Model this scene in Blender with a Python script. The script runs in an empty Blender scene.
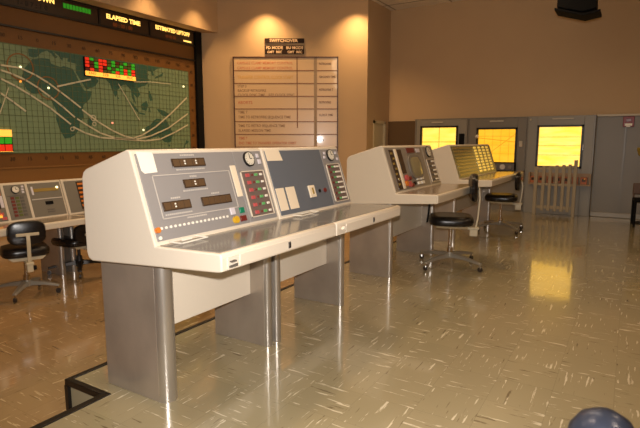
import bpy, bmesh, math, random
from mathutils import Vector, Matrix
random.seed(7)
S = bpy.context.scene
C = S.collection
R = math.radians
H = 1.35                                   # eye height above the raised floor

# ------------------------------------------------------------------ camera
F_PX, HORIZON = 505.0, 142.0
PITCH = math.atan((214 - HORIZON) / F_PX)
YAW = math.atan((632 - 320) / math.hypot(F_PX, 214 - HORIZON))
cam_data = bpy.data.cameras.new('camera')
cam = bpy.data.objects.new('camera', cam_data)
C.objects.link(cam)
cam.location = (0, 0, H)
fwd = Vector((math.cos(YAW) * math.cos(PITCH), math.sin(YAW) * math.cos(PITCH), -math.sin(PITCH)))
cam.rotation_euler = fwd.to_track_quat('-Z', 'Y').to_euler()
cam_data.sensor_width = 23.6
cam_data.lens = F_PX / 640 * 23.6
cam_data.clip_start = 0.05
cam_data.dof.use_dof = True
cam_data.dof.focus_distance = 3.6
cam_data.dof.aperture_fstop = 4.0
S.camera = cam
RT = Vector((math.sin(YAW), -math.cos(YAW), 0))
UP = RT.cross(fwd)

def wall_xz(px, py, y=7.5):                # where a traced point of the wall map lies on the map's own plane
    d = fwd + RT * ((px - 320) / F_PX) - UP * ((py - 214) / F_PX)
    t = y / d.y
    return t * d.x, H + t * d.z

# ------------------------------------------------------------------ materials
def lin(c):
    return tuple(((v / 255) / 12.92 if v / 255 <= .04045 else ((v / 255 + .055) / 1.055) ** 2.4) for v in c) + (1,)

def mat(name, rgb, rough=.5, metal=0, emit=None, es=1, noise=0, nscale=8, bump=0, coat=0, spec=.5, stretch=None):
    m = bpy.data.materials.new(name); m.use_nodes = True
    nt = m.node_tree; b = nt.nodes['Principled BSDF']
    b.inputs['Base Color'].default_value = lin(rgb)
    b.inputs['Roughness'].default_value = rough
    b.inputs['Metallic'].default_value = metal
    b.inputs['Specular IOR Level'].default_value = spec
    b.inputs['Coat Weight'].default_value = coat
    b.inputs['Coat Roughness'].default_value = .04
    if emit:
        b.inputs['Emission Color'].default_value = lin(emit)
        b.inputs['Emission Strength'].default_value = es
    if noise or bump:
        tc = nt.nodes.new('ShaderNodeTexCoord'); n = nt.nodes.new('ShaderNodeTexNoise')
        n.inputs['Scale'].default_value = nscale; n.inputs['Detail'].default_value = 5
        if stretch:
            mp = nt.nodes.new('ShaderNodeMapping'); mp.inputs['Scale'].default_value = stretch
            nt.links.new(tc.outputs['Object'], mp.inputs['Vector']); nt.links.new(mp.outputs['Vector'], n.inputs['Vector'])
        else:
            nt.links.new(tc.outputs['Object'], n.inputs['Vector'])
        if noise:
            mx = nt.nodes.new('ShaderNodeMix'); mx.data_type = 'RGBA'
            c = lin(rgb)
            mx.inputs['A'].default_value = tuple(v * (1 - noise) for v in c[:3]) + (1,)
            mx.inputs['B'].default_value = tuple(min(1, v * (1 + noise)) for v in c[:3]) + (1,)
            nt.links.new(n.outputs['Fac'], mx.inputs['Factor'])
            nt.links.new(mx.outputs['Result'], b.inputs['Base Color'])
        if bump:
            bp = nt.nodes.new('ShaderNodeBump'); bp.inputs['Strength'].default_value = bump
            bp.inputs['Distance'].default_value = .01
            nt.links.new(n.outputs['Fac'], bp.inputs['Height']); nt.links.new(bp.outputs['Normal'], b.inputs['Normal'])
    return m

def floor_mat(name, base, light, dark, tile=.29, rough=.16, amount=1.0):
    """vinyl tiles: streaks run one way on one tile and across it on the next"""
    m = bpy.data.materials.new(name); m.use_nodes = True
    nt = m.node_tree; b = nt.nodes['Principled BSDF']; N = nt.nodes.new; L = nt.links.new
    def math_(op, a, c=None, clamp=False):
        n = N('ShaderNodeMath'); n.operation = op; n.use_clamp = clamp
        for i, v in enumerate((a, c)):
            if v is None: continue
            if isinstance(v, (int, float)): n.inputs[i].default_value = v
            else: L(v, n.inputs[i])
        return n.outputs[0]
    tc = N('ShaderNodeTexCoord')
    sep = N('ShaderNodeSeparateXYZ'); L(tc.outputs['Object'], sep.inputs[0])
    b.inputs['Specular IOR Level'].default_value = .7; b.inputs['Coat Weight'].default_value = .75; b.inputs['Coat Roughness'].default_value = .07; b.inputs['Coat IOR'].default_value = 1.6
    ch = N('ShaderNodeTexChecker'); ch.inputs['Scale'].default_value = 1 / tile
    ch.inputs['Color1'].default_value = (0, 0, 0, 1); ch.inputs['Color2'].default_value = (1, 1, 1, 1)
    off = N('ShaderNodeVectorMath'); off.operation = 'ADD'; off.inputs[1].default_value = (.013, .02, .05)
    L(tc.outputs['Object'], off.inputs[0])
    flat = N('ShaderNodeVectorMath'); flat.operation = 'MULTIPLY'; flat.inputs[1].default_value = (1, 1, 0)
    L(off.outputs[0], flat.inputs[0])
    off2 = N('ShaderNodeVectorMath'); off2.operation = 'ADD'; off2.inputs[1].default_value = (0, 0, .1)
    L(flat.outputs[0], off2.inputs[0]); L(off2.outputs[0], ch.inputs['Vector'])
    # per tile random offset
    tx = math_('FLOOR', math_('DIVIDE', math_('ADD', sep.outputs[0], .013), tile))
    ty = math_('FLOOR', math_('DIVIDE', math_('ADD', sep.outputs[1], .02), tile))
    cell = N('ShaderNodeCombineXYZ'); L(tx, cell.inputs[0]); L(ty, cell.inputs[1])
    wn = N('ShaderNodeTexWhiteNoise'); wn.noise_dimensions = '3D'; L(cell.outputs[0], wn.inputs['Vector'])
    def streak(sx, sy, scale_off):
        v = N('ShaderNodeCombineXYZ')
        L(math_('MULTIPLY', sep.outputs[0], sx), v.inputs[0]); L(math_('MULTIPLY', sep.outputs[1], sy), v.inputs[1])
        L(math_('MULTIPLY', wn.outputs['Value'], scale_off), v.inputs[2])
        n = N('ShaderNodeTexNoise'); n.inputs['Scale'].default_value = 1; n.inputs['Detail'].default_value = 3.5
        n.inputs['Roughness'].default_value = .6
        L(v.outputs[0], n.inputs['Vector']); return n.outputs['Fac']
    def pick(k):
        a = streak(4.8, 50, 37 + k); c = streak(50, 4.8, 91 + k)
        mx = N('ShaderNodeMix'); L(ch.outputs['Fac'], mx.inputs['Factor']); L(a, mx.inputs['A']); L(c, mx.inputs['B'])
        return mx.outputs['Result']
    s1, s2 = pick(0), pick(513)
    def ramp(src, lo, hi):
        r = N('ShaderNodeMapRange'); r.inputs['From Min'].default_value = lo; r.inputs['From Max'].default_value = hi
        L(src, r.inputs['Value']); return r.outputs['Result']
    lightf = math_('MULTIPLY', ramp(s1, .615, .66), amount); darkf = math_('MULTIPLY', ramp(s2, .645, .69), .8 * amount)
    big = N('ShaderNodeTexNoise'); big.inputs['Scale'].default_value = 1.3; big.inputs['Detail'].default_value = 3
    L(tc.outputs['Object'], big.inputs['Vector'])
    def mix(f, a, c):
        mx = N('ShaderNodeMix'); mx.data_type = 'RGBA'
        L(f, mx.inputs['Factor'])
        for k, v in (('A', a), ('B', c)):
            if isinstance(v, tuple): mx.inputs[k].default_value = v
            else: L(v, mx.inputs[k])
        return mx.outputs['Result']
    lb = lin(base)
    base_c = mix(big.outputs['Fac'], tuple(v * .86 for v in lb[:3]) + (1,), tuple(v * 1.12 for v in lb[:3]) + (1,))
    tone = mix(math_('MULTIPLY', wn.outputs['Value'], .22), base_c, tuple(v * .7 for v in lb[:3]) + (1,))
    col = mix(darkf, mix(lightf, tone, lin(light)), lin(dark))
    # tile joints
    fx = math_('FRACT', math_('DIVIDE', math_('ADD', sep.outputs[0], .013), tile))
    fy = math_('FRACT', math_('DIVIDE', math_('ADD', sep.outputs[1], .02), tile))
    j = math_('MAXIMUM', math_('LESS_THAN', fx, .008), math_('LESS_THAN', fy, .008))
    col = mix(math_('MULTIPLY', j, .35), col, tuple(v * .4 for v in lb[:3]) + (1,))
    L(col, b.inputs['Base Color'])
    rn = N('ShaderNodeTexNoise'); rn.inputs['Scale'].default_value = 1.6; rn.inputs['Detail'].default_value = 4
    L(tc.outputs['Object'], rn.inputs['Vector'])
    rr = N('ShaderNodeMapRange'); rr.inputs['To Min'].default_value = rough * .7; rr.inputs['To Max'].default_value = rough * 1.5
    L(rn.outputs['Fac'], rr.inputs['Value']); L(rr.outputs['Result'], b.inputs['Roughness'])
    bn = N('ShaderNodeTexNoise'); bn.inputs['Scale'].default_value = 9; bn.inputs['Detail'].default_value = 2
    L(tc.outputs['Object'], bn.inputs['Vector'])
    bp = N('ShaderNodeBump'); bp.inputs['Strength'].default_value = .10; bp.inputs['Distance'].default_value = .004
    L(bn.outputs['Fac'], bp.inputs['Height']); L(bp.outputs['Normal'], b.inputs['Normal']); L(bp.outputs['Normal'], b.inputs['Coat Normal'])
    return m

def pane_mat(name, a, c, es):              # yellow paper-lined window lit from the room behind
    m = mat(name, (60, 45, 10), rough=.5)
    nt = m.node_tree; b = nt.nodes['Principled BSDF']; N = nt.nodes.new; L = nt.links.new
    tc = N('ShaderNodeTexCoord'); mp = N('ShaderNodeMapping'); mp.inputs['Scale'].default_value = (1, 1.2, 7)
    n = N('ShaderNodeTexNoise'); n.inputs['Scale'].default_value = 2.2; n.inputs['Detail'].default_value = 3
    L(tc.outputs['Object'], mp.inputs['Vector']); L(mp.outputs['Vector'], n.inputs['Vector'])
    r = N('ShaderNodeMapRange'); r.inputs['From Min'].default_value = .3; r.inputs['From Max'].default_value = .7
    L(n.outputs['Fac'], r.inputs['Value'])
    mx = N('ShaderNodeMix'); mx.data_type = 'RGBA'
    mx.inputs['A'].default_value = lin(a); mx.inputs['B'].default_value = lin(c); L(r.outputs['Result'], mx.inputs['Factor'])
    L(mx.outputs['Result'], b.inputs['Emission Color']); b.inputs['Emission Strength'].default_value = es
    return m

M = dict(
    floor=floor_mat('raised_floor_vinyl', (158, 147, 116), (218, 208, 182), (92, 74, 52), rough=.2, amount=.85),
    floor_low=floor_mat('lower_floor_vinyl', (160, 132, 94), (206, 182, 142), (98, 74, 46), tile=.29, rough=.15, amount=.8),
    wall=mat('tan_wall_paint', (186, 158, 122), .75, noise=.04, nscale=2),
    ceiling=mat('ceiling_tile', (222, 214, 198), .85, noise=.05, nscale=30),
    tee=mat('ceiling_grid_metal', (150, 140, 122), .6),
    partition=mat('grey_partition', (134, 129, 118), .42, noise=.05, nscale=1.5),
    partition_b=mat('brown_grey_partition', (118, 111, 99), .42, noise=.05, nscale=1.5),
    part_trim=mat('partition_trim', (118, 112, 102), .35),
    dark_wall=mat('dark_brown_panel', (84, 62, 34), .6),
    white_trim=mat('pale_ledge_trim', (186, 176, 156), .45),
    steel_base=mat('steel_baseboard', (150, 144, 134), .5, metal=.4),
    door_white=mat('pale_door_paint', (196, 184, 152), .5),
    black=mat('black_trim', (20, 15, 12), .4),
    blackm=mat('matt_black', (10, 9, 9), .85, spec=.2),
    riser=mat('step_riser', (150, 140, 112), .5, noise=.05),
    housing=mat('cream_enamel', (216, 204, 186), .34, noise=.015, nscale=40, bump=.02),
    housing3=mat('beige_enamel', (204, 192, 172), .36, noise=.015, nscale=40, bump=.02),
    face1=mat('warm_grey_panel', (140, 136, 134), .38),
    face2=mat('blue_grey_panel', (100, 105, 113), .38),
    face3=mat('brown_grey_panel', (138, 128, 116), .4),
    face4=mat('olive_panel', (104, 96, 58), .3),
    face_low=mat('dim_grey_panel', (112, 106, 94), .4),
    desk=mat('grey_laminate', (122, 118, 112), .14, noise=.06, nscale=60),
    desk3=mat('warm_laminate', (140, 124, 104), .16, noise=.06, nscale=60),
    steel=mat('brushed_stainless', (174, 162, 148), .36, metal=.62, noise=.38, nscale=3.5, stretch=(1, 1, .8), bump=.02),
    steel_edge=mat('polished_edge', (196, 190, 182), .3, metal=.85),
    line=mat('engraved_white_line', (190, 182, 172), .5),
    line_dim=mat('panel_seam', (92, 86, 80), .5),
    disp=mat('smoked_display', (66, 50, 36), .2),
    box_bg=mat('indicator_box_brown', (112, 96, 88), .35),
    disp_cell=mat('display_cell', (92, 70, 48), .25),
    white=mat('white_plastic', (232, 226, 212), .4),
    paper=mat('paper', (236, 230, 214), .7, noise=.05, nscale=30),
    card=mat('cream_card', (232, 216, 190), .6),
    amber=mat('amber_lens', (206, 118, 44), .25),
    amber_on=mat('amber_lamp_lit', (255, 170, 70), .3, emit=(255, 160, 60), es=1.2),
    red=mat('red_lens', (184, 84, 84), .3),
    redd=mat('dark_red_lens', (110, 40, 34), .3),
    red_on=mat('red_lamp_lit', (220, 50, 30), .3, emit=(235, 50, 25), es=.55),
    green=mat('green_lens', (96, 168, 98), .3),
    green_b=mat('green_button', (20, 120, 88), .3),
    green_on=mat('green_lamp_lit', (60, 190, 50), .3, emit=(50, 170, 35), es=.28),
    olive_on=mat('olive_lamp_dim', (80, 84, 34), .4, emit=(90, 92, 34), es=.12),
    gold=mat('gold_indicator', (236, 204, 110), .2, emit=(250, 200, 80), es=.45),
    gold_dim=mat('brass_indicator', (150, 124, 60), .25),
    lilac=mat('pale_button', (206, 200, 206), .4),
    yellow=mat('yellow_button', (206, 162, 40), .35),
    screen=mat('cathode_glass', (142, 132, 100), .18),
    bezel=mat('screen_bezel', (116, 108, 98), .4),
    rim=mat('cream_rim', (214, 202, 182), .35),
    dial=mat('dial_face', (222, 214, 196), .4),
    vinyl=mat('black_vinyl', (20, 17, 17), .27, noise=.1, nscale=60, bump=.05),
    chair_frame=mat('beige_chair_enamel', (186, 172, 142), .35, noise=.03),
    chair_steel=mat('grey_cast_metal', (146, 140, 128), .35, metal=.45),
    chair_dark=mat('dark_cast_metal', (44, 38, 34), .4, metal=.4),
    chrome=mat('chrome', (205, 200, 195), .12, metal=1),
    rubber=mat('caster_rubber', (40, 34, 30), .5),
    map_sea=mat('map_sea', (120, 144, 112), .5, noise=.05, nscale=3),
    map_land=mat('map_land', (48, 92, 80), .5, noise=.06, nscale=4),
    map_grid=mat('map_grid', (88, 102, 70), .5),
    map_track=mat('orbit_track', (200, 198, 172), .5),
    map_ring=mat('station_ring', (132, 92, 44), .5),
    map_board=mat('map_surround', (112, 74, 30), .55, noise=.04, nscale=3),
    map_board_low=mat('map_surround_lower', (132, 92, 44), .55, noise=.04, nscale=3),
    map_text=mat('map_numerals', (52, 34, 16), .5),
    lamp_w=mat('pin_lamp_white', (255, 245, 200), .4, emit=(255, 240, 180), es=2),
    lamp_p=mat('pin_lamp_pink', (255, 150, 130), .4, emit=(255, 150, 120), es=1.2),
    strip_bg=mat('time_display_glass', (58, 40, 26), .3),
    lit_text=mat('lit_amber_lettering', (255, 220, 130), .4, emit=(255, 205, 100), es=1.7),
    lit_orange=mat('lit_orange_lettering', (255, 150, 50), .4, emit=(255, 140, 40), es=1.1),
    dim_text=mat('unlit_digits', (24, 12, 8), .4),
    dull_text=mat('dull_orange_digits', (110, 56, 22), .4, emit=(130, 60, 20), es=.25),
    label_on=mat('lit_label_strip', (255, 190, 80), .4, emit=(255, 176, 66), es=1.15),
    board=mat('gloss_white_board', (206, 178, 140), .28, coat=.5),
    board_frame=mat('board_frame', (70, 34, 14), .4),
    board_line=mat('board_rule', (128, 88, 56), .5),
    board_line2=mat('board_tape', (150, 128, 100), .5),
    t_red=mat('red_ink', (188, 116, 84), .6), t_yel=mat('yellow_ink', (200, 158, 84), .6),
    t_grey=mat('grey_ink', (142, 112, 84), .6), t_dark=mat('dark_ink', (110, 76, 50), .6),
    sign=mat('black_sign', (34, 18, 8), .6, spec=.2), t_white=mat('cream_lettering', (226, 196, 160), .5),
    wood=mat('drab_painted_wood', (150, 136, 110), .6, noise=.12, nscale=6, stretch=(8, 8, 1)),
    shelf_b=mat('reddish_brown_box', (168, 92, 44), .5),
    shelf_l=mat('tan_shelf', (150, 122, 88), .5),
    brass=mat('brass_knob', (220, 170, 80), .25, metal=.6),
    alarm=mat('fire_alarm_red', (126, 26, 24), .4),
    lamp_ring=mat('downlight_ring', (60, 50, 40), .4),
    bulb=mat('downlight_bulb', (255, 200, 120), .4, emit=(255, 190, 110), es=6),
    post=mat('blue_grey_metal', (66, 72, 88), .3, metal=.8),
    lamp_yel=mat('yellow_shade', (160, 138, 60), .5),
    chair_brown=mat('brown_chair_back', (84, 60, 40), .5),
    pane1=pane_mat('pane_pale_yellow', (255, 196, 62), (255, 208, 96), 1.6),
    pane2=pane_mat('pane_amber', (255, 172, 26), (255, 184, 44), 1.3),
    pane3=pane_mat('pane_bright_yellow', (255, 196, 56), (255, 204, 104), 1.7),
    paneline=mat('pane_line', (160, 110, 20), .5, emit=(230, 150, 20), es=.75),
)

# ------------------------------------------------------------------ mesh helpers
class MB:
    def __init__(s): s.bm = bmesh.new()
    def box(s, x0, x1, y0, y1, z0, z1, f=None):
        vs = [Vector((x, y, z)) for x in (x0, x1) for y in (y0, y1) for z in (z0, z1)]
        if f: vs = [f(v) for v in vs]
        v = [s.bm.verts.new(p) for p in vs]
        for q in ((0, 1, 3, 2), (4, 6, 7, 5), (0, 4, 5, 1), (2, 3, 7, 6), (0, 2, 6, 4), (1, 5, 7, 3)):
            s.bm.faces.new([v[i] for i in q])
        return s
    def prism(s, pts, a, b, ax='x'):
        def mk(p, t):
            return Vector((t, p[0], p[1])) if ax == 'x' else (Vector((p[0], t, p[1])) if ax == 'y' else Vector((p[0], p[1], t)))
        A = [s.bm.verts.new(mk(p, a)) for p in pts]; B = [s.bm.verts.new(mk(p, b)) for p in pts]
        n = len(pts)
        s.bm.faces.new(A); s.bm.faces.new(B[::-1])
        for i in range(n): s.bm.faces.new((A[i], B[i], B[(i + 1) % n], A[(i + 1) % n]))
        return s
    def tube(s, p, q, r, r2=None, n=14):
        p, q = Vector(p), Vector(q); d = (q - p).normalized()
        u = d.orthogonal().normalized(); w = d.cross(u); r2 = r if r2 is None else r2
        A = [s.bm.verts.new(p + (u * math.cos(t) + w * math.sin(t)) * r) for t in [2 * math.pi * i / n for i in range(n)]]
        B = [s.bm.verts.new(q + (u * math.cos(t) + w * math.sin(t)) * r2) for t in [2 * math.pi * i / n for i in range(n)]]
        s.bm.faces.new(A[::-1]); s.bm.faces.new(B)
        for i in range(n): s.bm.faces.new((A[i], A[(i + 1) % n], B[(i + 1) % n], B[i]))
        return s
    def path(s, pts, r, n=10):
        for a, b in zip(pts, pts[1:]): s.tube(a, b, r, n=n)
        for a in pts[1:-1]: s.ball(a, r, 8, 6)
        return s
    def ball(s, c, r, nu=16, nv=10, sc=(1, 1, 1)):
        mtx = Matrix.Translation(Vector(c)) @ Matrix.Diagonal((sc[0], sc[1], sc[2], 1))
        bmesh.ops.create_uvsphere(s.bm, u_segments=nu, v_segments=nv, radius=r, matrix=mtx); return s
    def lathe(s, prof, c=(0, 0, 0), n=24):
        rings = []
        for (r, z) in prof:
            if r < 1e-5: rings.append([s.bm.verts.new((c[0], c[1], c[2] + z))])
            else: rings.append([s.bm.verts.new((c[0] + r * math.cos(2 * math.pi * i / n), c[1] + r * math.sin(2 * math.pi * i / n), c[2] + z)) for i in range(n)])
        for a, b in zip(rings, rings[1:]):
            for i in range(n):
                j = (i + 1) % n
                if len(a) == 1 and len(b) == 1: continue
                if len(a) == 1: s.bm.faces.new((a[0], b[j], b[i]))
                elif len(b) == 1: s.bm.faces.new((a[i], a[j], b[0]))
                else: s.bm.faces.new((a[i], a[j], b[j], b[i]))
        return s
    def poly_flat(s, pts3, off):              # flat shape with thickness: pts3 in space, off = thickness vector
        A = [s.bm.verts.new(Vector(p)) for p in pts3]; B = [s.bm.verts.new(Vector(p) + off) for p in pts3]
        n = len(A); s.bm.faces.new(A); s.bm.faces.new(B[::-1])
        for i in range(n): s.bm.faces.new((A[i], B[i], B[(i + 1) % n], A[(i + 1) % n]))
        return s
    def done(s, name, m, parent=None, bevel=0, seg=2, smooth=False, sub=0, label=None, kind=None):
        bmesh.ops.recalc_face_normals(s.bm, faces=s.bm.faces)
        me = bpy.data.meshes.new(name); s.bm.to_mesh(me); s.bm.free()
        me.materials.append(M[m] if isinstance(m, str) else m)
        o = bpy.data.objects.new(name, me); C.objects.link(o)
        if parent: o.parent = parent
        if bevel:
            b = o.modifiers.new('bevel', 'BEVEL'); b.width = bevel; b.segments = seg; b.limit_method = 'ANGLE'; b.angle_limit = R(30)
            b.harden_normals = False; smooth = True
        if sub:
            q = o.modifiers.new('subd', 'SUBSURF'); q.levels = sub; q.render_levels = sub; smooth = True
        if smooth:
            for p in me.polygons: p.use_smooth = True
            if not sub:
                try: me.set_sharp_from_angle(angle=R(35))
                except Exception: pass
        if label: o['label'] = label
        if kind: o['kind'] = kind
        return o

def tag(o, label, cat, group=None):
    o['label'] = label; o['category'] = cat
    if group: o['group'] = group
    return o
def thing(name, label, cat, loc=(0, 0, 0), rz=0, group=None):
    o = bpy.data.objects.new(name, None); C.objects.link(o); o.location = loc; o.rotation_euler = (0, 0, rz)
    o.empty_display_size = .1
    return tag(o, label, cat, group)
def struct(o): o['kind'] = 'structure'; return o
def copy_tree(o, parent=None):
    c = o.copy(); C.objects.link(c); c.parent = parent
    for ch in list(o.children): copy_tree(ch, c)
    return c
DG = None
def text_geo(txt, size, align='LEFT', off=0):
    cu = bpy.data.curves.new('t', 'FONT'); cu.body = txt; cu.size = size; cu.align_x = align; cu.extrude = .0012; cu.offset = off
    cu.resolution_u = 2
    o = bpy.data.objects.new('t', cu); C.objects.link(o)
    dg = bpy.context.evaluated_depsgraph_get(); dg.update()
    me = bpy.data.meshes.new_from_object(o.evaluated_get(dg))
    bpy.data.objects.remove(o); bpy.data.curves.remove(cu)
    return me
def text(name, lines, size, m, parent, org, xd, ud, align='LEFT', lead=1.25, sx=1, bold=0):
    """lettering lying on a surface: org = start, xd = reading direction, ud = up"""
    bm = bmesh.new(); xd = Vector(xd).normalized(); ud = Vector(ud).normalized(); nd = xd.cross(ud)
    for k, t in enumerate(lines if isinstance(lines, list) else [lines]):
        if not t: continue
        me = text_geo(t, size, align, bold); n0 = len(bm.verts)
        bm.from_mesh(me); bm.verts.ensure_lookup_table()
        for v in bm.verts[n0:]:
            c = v.co.copy(); v.co = Vector(org) + xd * c.x * sx + ud * (c.y - k * size * lead) + nd * c.z
        bpy.data.meshes.remove(me)
    me = bpy.data.meshes.new(name); bm.to_mesh(me); bm.free(); me.materials.append(M[m])
    o = bpy.data.objects.new(name, me); C.objects.link(o); o.parent = parent
    return o

# ================================================================== SETTING
CEIL = 4.16
XB, YM = 10.55, 7.56
cY, sY = math.cos(YAW), math.sin(YAW)
DB = 7.69 * cY + 7.5 * sY                    # distance of the switchover-board wall along the view axis
def bw(u, z, o=0):                           # a point on that wall; u to the right, o towards the room
    d = DB - o
    return Vector((d * cY + u * sY, d * sY - u * cY, z))
def u_of(px, D, py=100):
    d = fwd + RT * ((px - 320) / F_PX) - UP * ((py - 214) / F_PX)
    return (px - 320) / F_PX * D / (d.x * cY + d.y * sY)
# floors
mb = MB(); mb.prism([(-3.5, -4.2), (XB, -4.2), (XB, 2.64), (1.60, 2.64), (1.60, 2.30), (-3.5, 2.30)], -.2, 0, 'z')
struct(mb.done('floor', 'floor', label='raised beige vinyl tile floor with streaked tiles'))
mb = MB().box(-3.5, XB + .3, 2.0, YM + .3, -.4, -.2)
struct(mb.done('floor', 'floor_low', label='lower brown vinyl tile floor beyond the step'))
# step edging (black nosing) and riser
mb = MB().box(-3.5, 1.60, 2.30, 2.345, -.03, .006).box(1.565, 1.60, 2.345, 2.675, -.03, .006).box(1.60, XB, 2.64, 2.675, -.03, .006)
struct(mb.done('trim_1', 'black', bevel=.004))
mb = MB().box(1.585, 1.60, 2.345, 2.655, -.2, -.03).box(-3.5, 1.585, 2.30, 2.315, -.2, -.03).box(1.60, XB, 2.64, 2.655, -.2, -.03)
struct(mb.done('trim_2', 'riser'))
mb = MB().box(1.565, 1.59, 2.65, 2.68, -.2, -.03)
struct(mb.done('trim_3', 'black'))
# ceiling with grid
mb = MB().box(-3.5, XB + .3, -4.2, YM + .3, CEIL, CEIL + .1)
struct(mb.done('ceiling', 'ceiling'))
mb = MB()
x = -3.3
while x < XB: mb.box(x - .012, x + .012, -4.2, YM, CEIL - .006, CEIL + .01); x += .61
y = -4.0
while y < YM: mb.box(-3.5, XB, y - .012, y + .012, CEIL - .006, CEIL + .01); y += 1.22
struct(mb.done('trim_4', 'tee'))
# walls
struct(MB().box(XB, XB + .2, -4.2, 4.75, -.2, CEIL).done('wall_far', 'wall'))
struct(MB().box(-3.5, XB + .2, -4.4, -4.2, -.2, CEIL).done('wall_right', 'wall'))
struct(MB().box(-3.7, -3.5, -4.4, YM + .2, -.4, CEIL).done('wall_near', 'wall'))
struct(MB().box(-3.5, 8.0, YM, YM + .2, -.4, CEIL).done('wall_left', 'wall'))
pA, pB = bw(u_of(201, DB), 0), bw(u_of(367, DB), 0)
yR = pB.y
mb = MB(); nrm = Vector((cY, sY, 0)) * .12
mb.prism([(pA.x, pA.y), (pB.x, pB.y), (pB.x + nrm.x, pB.y), (pA.x + nrm.x, pA.y + nrm.y)], -.4, CEIL, 'z')
struct(mb.done('wall_board', 'wall'))
DX0, DX1 = 9.74, 10.36
mb = MB().box(pB.x + nrm.x, DX0, yR, yR + .1, -.4, CEIL).box(DX1, XB, yR, yR + .1, -.4, CEIL).box(DX0, DX1, yR, yR + .1, 1.80, CEIL)
struct(mb.done('wall_return', 'wall'))
dr = struct(MB().box(DX0 + .08, DX1 - .05, yR + .03, yR + .07, -.2, 1.74).done('door_4', 'door_white'))
MB().box(DX0, DX0 + .08, yR - .015, yR + .1, -.2, 1.80).box(DX1 - .05, DX1, yR - .015, yR + .1, -.2, 1.80).box(DX0, DX1, yR - .015, yR + .1, 1.74, 1.80).done('door_frame', 'door_white', dr)
MB().ball((DX0 + .16, yR - .01, .85), .03).tube((DX0 + .16, yR + .03, .85), (DX0 + .16, yR - .01, .85), .012).done('door_knob', 'brass', dr, smooth=True)
# bulkhead above the map
yK = 7.2
xk = bw(u_of(213, DB), 0)
mb = MB()
tK = (DB - yK * sY) / cY
mb.prism([(-3.5, yK), (tK, yK), ((DB - YM * sY) / cY, YM), (-3.5, YM)], 3.50, CEIL, 'z')
struct(mb.done('wall_bulkhead', 'wall'))

# ---- far partition: doors with yellow lined windows
XP = 10.42
def partition(name, y0, y1, m, z1=1.81, hole=None, x=XP):
    mb = MB()
    if hole:
        a, b, c, d = hole
        mb.box(x, XB, y0, a, 0, z1).box(x, XB, b, y1, 0, z1).box(x, XB, a, b, 0, c).box(x, XB, a, b, d, z1)
    else: mb.box(x, XB, y0, y1, 0, z1)
    return struct(mb.done(name, m, bevel=.004))
def window_unit(door, y0, y1, z0, z1, pm, x=XP, lines='grid'):
    mb = MB(); t = .035
    mb.box(x - .02, x + .05, y0, y0 + t, z0, z1).box(x - .02, x + .05, y1 - t, y1, z0, z1).box(x - .02, x + .05, y0, y1, z0, z0 + t).box(x - .02, x + .05, y0, y1, z1 - t, z1)
    fr = mb.done('window_frame', 'black', door)
    MB().box(x + .03, x + .045, y0 + t, y1 - t, z0 + t, z1 - t).done('pane', pm, fr)
    mb = MB()
    if lines == 'grid':
        mb.box(x + .026, x + .031, (y0 + y1) / 2 - .006, (y0 + y1) / 2 + .006, z0 + t, z1 - t)
        mb.box(x + .026, x + .031, y0 + t, y1 - t, z0 + (z1 - z0) * .62, z0 + (z1 - z0) * .62 + .012)
    elif lines == 'map':
        for k in range(1, 5):
            yy = y0 + (y1 - y0) * k / 5; mb.box(x + .026, x + .031, yy - .003, yy + .003, z0 + t, z1 - t)
            zz = z0 + (z1 - z0) * k / 5; mb.box(x + .026, x + .031, y0 + t, y1 - t, zz - .003, zz + .003)
        mb.tube((x + .027, y1 - t, z1 - .2), (x + .027, y0 + t, z1 - .28), .006, n=6)
        mb.tube((x + .027, y1 - .2, z0 + .3), (x + .027, y0 + t, z1 - .12), .005, n=6)
    else:
        for k in (.3, .52, .72): mb.box(x + .026, x + .031, y0 + t, y1 - t, z0 + (z1 - z0) * k, z0 + (z1 - z0) * k + .006)
    mb.done('pane_line', 'paneline', fr)
    return fr
def door_label(door, y, w, x=XP, z=1.755):
    MB().box(x - .02, x, y - w / 2, y + w / 2, z - .012, z + .012).done('label_strip', 'white_trim', door, bevel=.003)
struct(MB().box(XB - .04, XB, 4.0, 4.70, -.2, 1.80).done('wall_recess', 'dark_wall'))
# the three partition doors are 1.15 m bays
d1 = partition('door_1', 2.86, 3.98, 'partition', hole=(3.06, 3.86, .80, 1.68))
window_unit(d1, 3.06, 3.86, .80, 1.68, 'pane1', lines='grid'); door_label(d1, 3.50, .24)
MB().box(XP - .03, XP, 2.92, 3.03, 1.24, 1.52).done('wall_phone', 'blackm', d1, bevel=.01)
MB().box(XP - .012, XP, 2.862, 2.885, 0, 1.81).box(XP - .012, XP, 3.955, 3.98, 0, 1.81).done('door_trim', 'part_trim', d1)
d2 = partition('door_2', 1.735, 2.85, 'partition_b', hole=(1.90, 2.68, .78, 1.63))
window_unit(d2, 1.90, 2.68, .78, 1.63, 'pane2', lines='map'); door_label(d2, 2.30, .26)
MB().box(XP - .012, XP, 2.835, 2.85, 0, 1.81).box(XP - .012, XP, 1.735, 1.75, 0, 1.81).done('door_trim', 'part_trim', d2)
mb = MB().box(XP - .02, XP, 1.80, 1.86, 1.26, 1.37); mb.done('switch_plate', 'white_trim', d2, bevel=.004)
MB().ball((XP - .03, 2.66, 1.46), .035).done('corner_clip', 'white', d2, smooth=True)
d3 = partition('door_3', .575, 1.72, 'partition', z1=1.83, hole=(.755, 1.54, .87, 1.66), x=XP - .05)
window_unit(d3, .755, 1.54, .87, 1.66, 'pane3', x=XP - .05, lines='h'); door_label(d3, 1.11, .36, XP - .05, 1.775)
MB().box(XP - .062, XP - .05, 1.70, 1.72, 0, 1.83).box(XP - .062, XP - .05, .575, .595, 0, 1.83).done('door_trim', 'part_trim', d3)
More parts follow.
